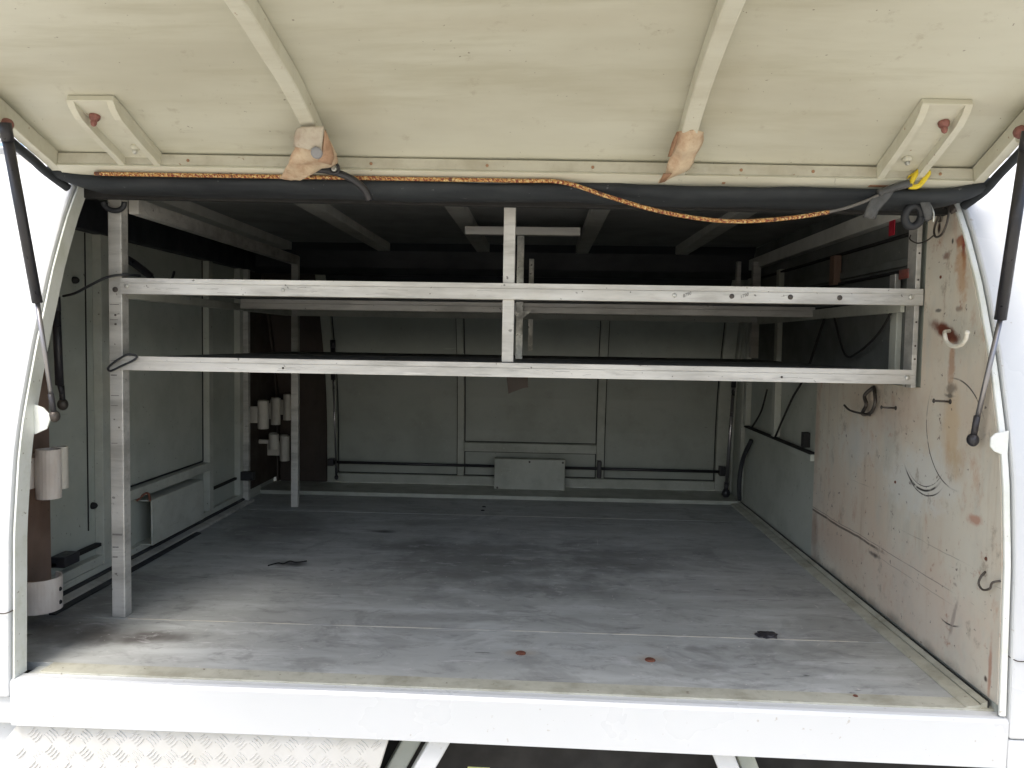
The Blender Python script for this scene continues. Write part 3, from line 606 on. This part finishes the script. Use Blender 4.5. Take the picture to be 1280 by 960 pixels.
for z in (.660, .61, .592): bolt('screw', (-.842, 1.5198, z), (0, -1, 0), .0055 if z > .65 else .002, .003, 'wire', rk)
for z in (.55, .575, .62, .70, .75): bolt('rivet', (.708, 1.5198, z), (0, -1, 0), .002, .001, 'wire', rk, seg=8)
def scribble(txt, x, z, size, rot, par):
    cu = bpy.data.curves.new('pencil_note', 'FONT'); cu.body = txt; cu.size = size; cu.extrude = .0001; cu.materials.append(M['mark']); cu.shear = .3
    o_ = bpy.data.objects.new('tmp', cu); me_ = bpy.data.meshes.new_from_object(o_); bpy.data.objects.remove(o_)
    o = bpy.data.objects.new('pencil_note', me_); COL.objects.link(o); o.parent = par; o.location = Vector((x, 1.5112, z))-parent_loc(par); o.rotation_euler = (R(90), R(-rot), 0)
scribble('8790', .266, .6595, .0085, 22, b1); scribble('1790', .374, .6590, .0085, 22, b1)
random.seed(11)   # scratches and pen strokes on beam faces and post
for i in range(26):
    top_ = random.random() < .4; x = random.uniform(-.78, .66); z = random.uniform(.656, .668) if top_ else random.uniform(.505, .515); l = random.uniform(.008, .05)
    dz = random.uniform(-.002, .003); bm = bmesh.new(); add_tube(bm, [(x, 1.5118, z), (x+l*.5, 1.5118, z+dz*.8), (x+l, 1.5118, z+dz)], .00028, 4)
    finish('scratch', bm, 'mark', b1 if top_ else b2)
for z, l, s in ((.63, .018, 1), (.60, .016, 1), (.45, .016, 1), (.43, .014, 1), (.355, .012, 1), (.17, .020, 3), (.52, .016, 1), (.145, .012, 2), (.125, .01, 2), (.49, .012, 2)):
    bm = bmesh.new(); add_box(bm, -.853, -.853+l, 1.5192, 1.520, z, z+.0012*s); finish('scratch', bm, 'mark', rk)

# ------------------------------------------------------------------ gas struts
def strut(label, top, mid, bot, rc, rr_, grp='gas struts of the hatch doors', low='blackplastic', rod='rod', topr=None):
    t = thing('gas_strut', label, 'gas strut', bot, grp)
    T, Mi, B = Vector(top), Vector(mid), Vector(bot); d = (B-T).normalized()
    strut_tube('cylinder', T+d*.02, Mi, rc, 'blackplastic', t)
    strut_tube('rod', Mi, B-d*.018, rr_, rod, t); strut_tube('end_fitting', B-d*.040, B-d*.006, rr_*1.25, 'blackplastic', t)
    ball('ball_socket', B, rr_*2.3, low, t, (1, 1.1, 1.2)); strut_tube('end_fitting', T-d*.006, T+d*.022, rc*1.12, 'blackplastic', t)
    return t
strut('gas strut left of the opening, black cylinder above, thin steel rod below', (-.832, 1.195, .888), (-.834, 1.268, .622), (-.832, 1.306, .430), .0082, .0038, low='wire')
strut('gas strut right of the opening, black cylinder above, thin steel rod below', (.706, 1.195, .885), (.7168, 1.262, .618), (.700, 1.292, .424), .0088, .0040)
strut('slim black strut standing against the brown left lining', (-.985, 1.555, .640), (-.990, 1.572, .466), (-.992, 1.585, .425), .0082, .0045, rod='blackplastic', low='wire')
strut('pale thin gas strut of the far door beside the right rear corner', (.692, 2.84, .50), (.690, 2.845, .42), (.682, 2.875, .03), .009, .0065)
strut('thin gas strut of the far door beside the dark left lining', (-.765, 2.84, .56), (-.765, 2.85, .42), (-.765, 2.90, .05), .009, .0035)

# ------------------------------------------------------------------ bungee, hooks, tape
bc = thing('bungee_cord', 'orange woven bungee cord drooping from the lid edge', 'bungee cord', (.03, 1.36, .845))
tube('sheath', [(-.788, 1.3605, .8520), (-.60, 1.3605, .8505), (-.40, 1.3600, .8490), (-.2, 1.3595, .8472), (-.05, 1.359, .8458), (.03, 1.359, .8437), (.108, 1.362, .821), (.19, 1.365, .799), (.272, 1.365, .785), (.34, 1.365, .782), (.42, 1.365, .789), (.482, 1.365, .799)], .0036, 'bungee', bc, seg=10, n=10)
tube('grey_tail', [(.478, 1.365, .7985), (.510, 1.360, .806), (.54, 1.353, .817), (.57, 1.348, .830), (.61, 1.346, .842)], .0027, 'greycord', bc)
sheet('tape_flap', [[(.552, 1.350, .826), (.566, 1.347, .832), (.584, 1.345, .838)], [(.544, 1.350, .815), (.560, 1.347, .818), (.575, 1.347, .822)], [(.538, 1.352, .799), (.550, 1.347, .797), (.560, 1.352, .800)], [(.536, 1.358, .789), (.547, 1.352, .785), (.556, 1.358, .787)]], 'greytape', bc, .0015, .0025, 2)
tube('tape_wrap', [(.556, 1.348, .828), (.58, 1.346, .837), (.604, 1.346, .845)], .0062, 'greytape', bc)
cl = thing('cord_clip', 'yellow plastic clip on the lid edge above the plywood', 'clip', (.62, 1.35, .85))
tube('clip_loop', [(.607, 1.350, .840), (.622, 1.349, .841), (.634, 1.349, .856), (.637, 1.349, .864), (.628, 1.349, .868), (.618, 1.349, .862), (.607, 1.350, .840)], .0042, 'yellow', cl, n=5)
sheet('clip_tongue', [[(.612, 1.351, .862), (.626, 1.350, .869), (.640, 1.351, .866)], [(.604, 1.352, .852), (.606, 1.352, .858), (.612, 1.351, .862)]], 'yellow', cl, .0025)
gr = thing('cable_roll', 'black rubber ring hanging at the right hatch corner', 'ring', (.64, 1.40, .80))
tube('ring', [(.632+.014*math.cos(a), 1.385-.004*math.sin(a), .797+.017*math.sin(a)) for a in [i*math.pi/6 for i in range(13)]], .0068, 'rubber', gr, n=3)
sheet('strap_end', [[(.618, 1.366, .842), (.634, 1.362, .838)], [(.630, 1.366, .822), (.646, 1.362, .822)], [(.640, 1.370, .802), (.655, 1.366, .806)], [(.648, 1.375, .785), (.658, 1.372, .79)]], 'greytape', gr, .002, .002)
tube('wire_end', [(.652, 1.37, .815), (.658, 1.368, .800), (.659, 1.37, .785)], .0015, 'alu_shiny', gr)
hk = thing('black_hook', 'black plastic bungee hook on the lid edge at the left tape', 'hook', (-.39, 1.35, .85))
tube('hook_arm', [(-.430, 1.340, .852), (-.405, 1.337, .8575), (-.375, 1.335, .856), (-.351, 1.337, .851), (-.327, 1.340, .841), (-.309, 1.348, .826), (-.302, 1.355, .810)], .0060, 'blackplastic', hk, rr=None)
tube('hook_ring', [(-.357+.0085*math.cos(a), 1.328, .857+.0085*math.sin(a)) for a in [i*math.pi/6 for i in range(13)]], .0024, 'blackplastic', hk, n=2)
bolt('hook_stud', (-.357, 1.330, .857), (0, -1, 0), .0055, .003, 'alu_shiny', hk)
rg = tube('black_ring', [(-.835+.021*math.cos(a), 1.505+.004*math.sin(a), .828-.016*math.sin(a)) for a in [i*math.pi/8 for i in range(0, 9)]], .0052, 'rubber', None, n=4)
tag(rg, 'black rubber ring looped over the top of the left front post', 'ring')
cd = tube('tied_cord', [(-.975, 1.565, .648), (-.93, 1.53, .652), (-.885, 1.510, .668), (-.85, 1.506, .683), (-.82, 1.512, .6885), (-.805, 1.545, .690)], .0026, 'rubber', None)
tag(cd, 'thin black cord tied across the left post above the upper shelf', 'cord')
ct = tube('cable_tie', [(-.833, 1.509, .522), (-.812, 1.508, .533), (-.795, 1.509, .530), (-.80, 1.508, .522), (-.825, 1.508, .510), (-.848, 1.512, .500), (-.856, 1.516, .503), (-.852, 1.515, .510), (-.833, 1.509, .522)], .0022, 'rubber', None)
tag(ct, 'black cable tie looped around the left post at the lower shelf', 'cable tie')
wc = thing('wall_cord', 'dark cord strung zigzag on the right inner wall behind the shelf', 'cord', (.71, 2.1, .5))
tube('cord_run', [(.698, 1.97, .652), (.698, 2.03, .58), (.698, 2.11, .49), (.700, 2.22, .42), (.700, 2.36, .298)], .0030, 'dark', wc)
tube('cord_run', [(.698, 1.92, .650), (.698, 1.84, .555), (.697, 1.76, .560), (.697, 1.66, .60), (.697, 1.60, .645)], .0025, 'dark', wc)
tube('cord_run', [(.700, 2.46, .435), (.700, 2.52, .36), (.700, 2.62, .300)], .0030, 'dark', wc)
lh = thing('dark_hook', 'dark hooked bar on the left wall above the upper shelf', 'hook', (-1.03, 1.9, .74))
tube('hook_bar', [(-1.0345, 1.86, .770), (-1.01, 1.90, .750), (-1.0, 1.97, .722)], .010, 'blackplastic', lh); tube('hook_tip', [(-1.0, 1.97, .722), (-1.0, 2.02, .712), (-1.0, 2.08, .722), (-1.0, 2.10, .745)], .0035, 'blackplastic', lh)

def px(x, y, Y):            # places a point seen on the lid at depth Y
    d = fw+rt*((x-640)/980)-up*((y-480)/980); t = Y/d.y; return (d.x*t, Y, .57+d.z*t)
tg = 'tape remnants peeling off the lid ribs'
tp = thing('peeling_tape', 'crumpled tan tape with a grey button peeling off the left lid rib', 'tape', px(390, 190, 1.28), tg)
sheet('tape_strip', [[px(370, 163, 1.236), px(388, 161, 1.232), px(403, 159, 1.232), px(411, 172, 1.25)],
                     [px(368, 176, 1.25), px(385, 176, 1.238), px(402, 174, 1.24), px(415, 182, 1.262)],
                     [px(368, 188, 1.262), px(384, 189, 1.248), px(402, 189, 1.252), px(418, 193, 1.28)],
                     [px(361, 201, 1.28), px(378, 202, 1.27), px(398, 204, 1.28), px(419, 204, 1.295)],
                     [px(355, 214, 1.312), px(372, 215, 1.302), px(390, 212, 1.302), px(408, 209, 1.31)],
                     [px(350, 222, 1.335), px(364, 226, 1.33), px(376, 224, 1.325), px(388, 217, 1.325)]], 'tape', tp, .0012, .0055, 3, 3)
sheet('clear_tape', [[px(371, 161, 1.228), px(388, 158, 1.222), px(405, 157, 1.226)], [px(368, 173, 1.236), px(386, 174, 1.226), px(403, 174, 1.23)], [px(367, 183, 1.244), px(384, 187, 1.234), px(402, 189, 1.24)]], 'tape2', tp, .0012, .003, 4, 9)
bolt('button', px(396, 191, 1.236), (0, -1, -.5), .0095, .004, worn('grey_button', (.26, .26, .27), (.16, .16, .16), .5), tp)
sheet('dirty_edge', [[px(405, 162, 1.226), px(411, 172, 1.242)], [px(405, 176, 1.234), px(416, 184, 1.256)], [px(404, 190, 1.244), px(418, 196, 1.272)], [px(396, 203, 1.262), px(414, 206, 1.285)]], 'stain2', tp, .001, .003, 2, 4)
tp = thing('peeling_tape', 'curled strip of tan tape hanging from the right lid rib', 'tape', px(852, 190, 1.30), tg)
sheet('tape_strip', [[px(848, 163, 1.252), px(864, 162, 1.240), px(880, 165, 1.26)],
                     [px(844, 174, 1.262), px(860, 174, 1.248), px(879, 176, 1.27)],
                     [px(841, 188, 1.275), px(856, 188, 1.262), px(873, 190, 1.28)],
                     [px(836, 203, 1.295), px(850, 204, 1.282), px(867, 203, 1.295)],
                     [px(831, 217, 1.315), px(842, 217, 1.305), px(857, 212, 1.315)],
                     [px(824, 231, 1.34), px(832, 229, 1.335), px(840, 223, 1.335)]], 'tape', tp, .0014, .0045, 3, 7)
sheet('dirty_edge', [[px(829, 217, 1.303), px(840, 217, 1.297)], [px(824, 229, 1.330), px(831, 227, 1.325)]], 'stain', tp, .001, .0008, 1)
sheet('dirty_edge', [[px(846, 165, 1.247), px(849, 165, 1.245)], [px(840, 178, 1.258), px(845, 180, 1.254)], [px(835, 196, 1.275), px(839, 196, 1.272)]], 'stain', tp, .001, .0008, 1)

# ------------------------------------------------------------------ plastic tube holders
def pipe(par, cx, cy, z0, z1, r, a0=0, a1=2*math.pi, mat='pvc', th=.0028, seg=22, name='pipe'):
    bm = bmesh.new(); full = abs(a1-a0-2*math.pi) < 1e-3; n = seg if full else seg+1; V = []
    for q, rad in enumerate((r, r-th)):
        for z in (z0, z1): V.append([bm.verts.new((cx+rad*math.cos(a0+(a1-a0)*i/seg), cy+rad*math.sin(a0+(a1-a0)*i/seg), z)) for i in range(n)])
    m = n if full else n-1
    for A, B in ((V[0], V[1]), (V[1], V[3]), (V[3], V[2]), (V[2], V[0])):
        for i in range(m): bm.faces.new((A[i], A[(i+1) % n], B[(i+1) % n], B[i]))
    if not full:
        for i in (0, n-1): bm.faces.new((V[0][i], V[1][i], V[3][i], V[2][i]))
    return finish(name, bm, mat, par, bevel=0)
pg = 'white plastic tube holders on the brown linings'
t = thing('tube_holder', 'white plastic tube holder at mid height on the brown left lining', 'tube holder', (-.985, 1.49, .25), pg)
pipe(t, -.9600, 1.485, .250, .346, .0225); pipe(t, -.962, 1.525, .262, .346, .0150, mat='pvc_far'); box('mounting_plate', (-1.0195, -.982), (1.45, 1.53), (.27, .33), 'pvc', t)
t = thing('tube_holder', 'white plastic band with two bolts at the floor of the left lining', 'tube holder', (-.985, 1.49, .03), pg)
pp = pipe(t, -.972, 1.470, .034, .098, .040, -1.9, 1.3, th=.003, name='band')
for z in (.048, .074): bolt('bolt', (-.9325, 1.472, z), (.9, -.45, 0), .0045, .002, 'dark', pp)
box('mounting_plate', (-1.0195, -.985), (1.43, 1.44), (.040, .09), 'pvc', t)
fg = 'white plastic tube holders on the dark far lining'
for lab, cx, cy, z0, z1, r in (('nearest of three taller white tube holders on the dark far lining', -.972, 2.70, .252, .350, .019), ('middle of three taller white tube holders on the dark far lining', -.966, 2.81, .255, .352, .017), ('rearmost of three taller white tube holders on the dark far lining', -.955, 2.91, .262, .358, .016),
                            ('short white tube holder below the taller row', -.966, 2.79, .168, .222, .018), ('longer white tube holder of the lower pair, nearer the back post', -.956, 2.88, .112, .205, .018)):
    t = thing('tube_holder', lab, 'tube holder', (cx, cy, z0), fg)
    pipe(t, cx, cy, z0, z1, r, mat='pvc_far'); pipe(t, cx-.014, cy+.035, z0+.012, z1, r*.8, mat='pvc_far', name='inner_pipe'); box('mounting_plate', (-1.018, cx-r*.9), (cy-.01, cy+.01), (z0+.02, z1-.02), 'pvc_far', t)

# ------------------------------------------------------------------ rubber scrap on the floor
bm = bmesh.new(); bmesh.ops.create_icosphere(bm, subdivisions=4, radius=1)
for v in bm.verts:
    q = 1+.35*noise.noise(v.co*1.8)+.2*noise.noise(v.co*5); v.co = Vector((v.co.x*.021*q, v.co.y*.016*q, max(-.2, v.co.z)*.005*q))+Vector((.451, 1.527, .0045))
tag(finish('rubber_scrap', bm, 'blackplastic', None, smooth=True), 'small black rubber scrap lying on the grey floor', 'scrap')
bm = bmesh.new()
add_tube(bm, smooth_path([(-.672, 1.90, .004), (-.655, 1.925, .004), (-.640, 1.918, .0045), (-.632, 1.945, .004), (-.612, 1.935, .004), (-.590, 1.950, .004)]), .0016, 5)  # thin tube added in place of a dark smudge on the floor
tag(finish('floor_smudge', bm, 'dark', None, smooth=True), 'dark smudge drawn as a thin squiggle on the floor behind the left post', 'scrap')

# ------------------------------------------------------------------ under the sill
WARP[0] = 'front'
tb = thing('under_tray_toolbox', 'white tread plate toolbox hung under the sill', 'toolbox', (-.55, 1.24, -.4))
prism('front_plate', [(-.868, -.084), (-.240, -.084), (-.262, -.16), (-.32, -.36), (-.905, -.36), (-.895, -.12)], 1, 1.246, 1.262, 'checker', tb, .002)
box('box_side', (-.86, -.33), (1.263, 1.7), (-.36, -.086), 'checker', tb)
skin_low = box('lower_panel', (-1.25, -.8605), (1.2635, 1.270), (-.36, -.0795), 'skin', body, .003)
bm = bmesh.new(); random.seed(2); gs = .0290
for i in range(22):
    for j in range(9):
        cx, cz = -.880+gs*(i+.5), -.085-gs*(j+.5); par_ = (i+j) % 2
        for q in range(4):
            o_ = (q-1.5)*.0058; a = R(45 if par_ else -45)
            c0 = Vector((cx-o_*math.sin(a), 0, cz+o_*math.cos(a))); d = Vector((math.cos(a), 0, math.sin(a)))*.0105; nn = Vector((-math.sin(a), 0, math.cos(a)))*.0013
            if not (-.885-(c0.z+.084)*.0+(.3*(-.084-c0.z)) < c0.x+.03) or c0.x+.012 > -.240+(c0.z+.084)*.29 or c0.x-.012 < -.868-.2*(-.084-c0.z): continue
            y0, y1 = 1.2462, 1.2440
            b0 = [bm.verts.new((p.x, y0, p.z)) for p in (c0-d, c0+nn*1.4, c0+d, c0-nn*1.4)]
            t0 = [bm.verts.new((p.x, y1, p.z)) for p in (c0-d*.75, c0+nn*.7, c0+d*.75, c0-nn*.7)]
            bm.faces.new(t0)
            for s in range(4): bm.faces.new((b0[s], b0[(s+1) % 4], t0[(s+1) % 4], t0[s]))
o = finish('tread_bars', bm, 'checker', tb); o['kind'] = 'stuff'
def leg(x0, z0, x1, z1, wd, mat='skin', y=(1.262, 1.30)):
    return prism('support_leg', [(x0-wd/2, z0), (x0+wd/2, z0), (x1+wd/2, z1), (x1-wd/2, z1)], 1, y[0], y[1], mat, body, .003)
leg(-.150, -.0795, -.30, -.36, .036); leg(-.192, -.0796, -.34, -.36, .034, 'wall', (1.302, 1.34))
leg(.300, -.0795, .42, -.36, .036); leg(.338, -.0796, .45, -.36, .030, 'wall', (1.302, 1.34))
box('chassis_rail', (-1.2, 1.1), (1.42, 1.50), (-.60, -.055), 'dark', body, .01)
box('chassis_rail', (-1.2, 1.1), (2.7, 2.8), (-.60, -.055), 'dark', body, .01)
box('added_black_panel', (-1.2, 1.1), (1.36, 1.40), (-.90, -.082), 'dark', body, .02)  # added black panel so the gap below the sill stays dark
tag(box('yellow_marker', (-.113, -.075), (1.27, 1.29), (-.158, -.148), worn('pale_yellow_marker', (.75, .72, .35), (.6, .55, .2), .5), None, .001), 'pale yellow strip just showing under the sill', 'marker')
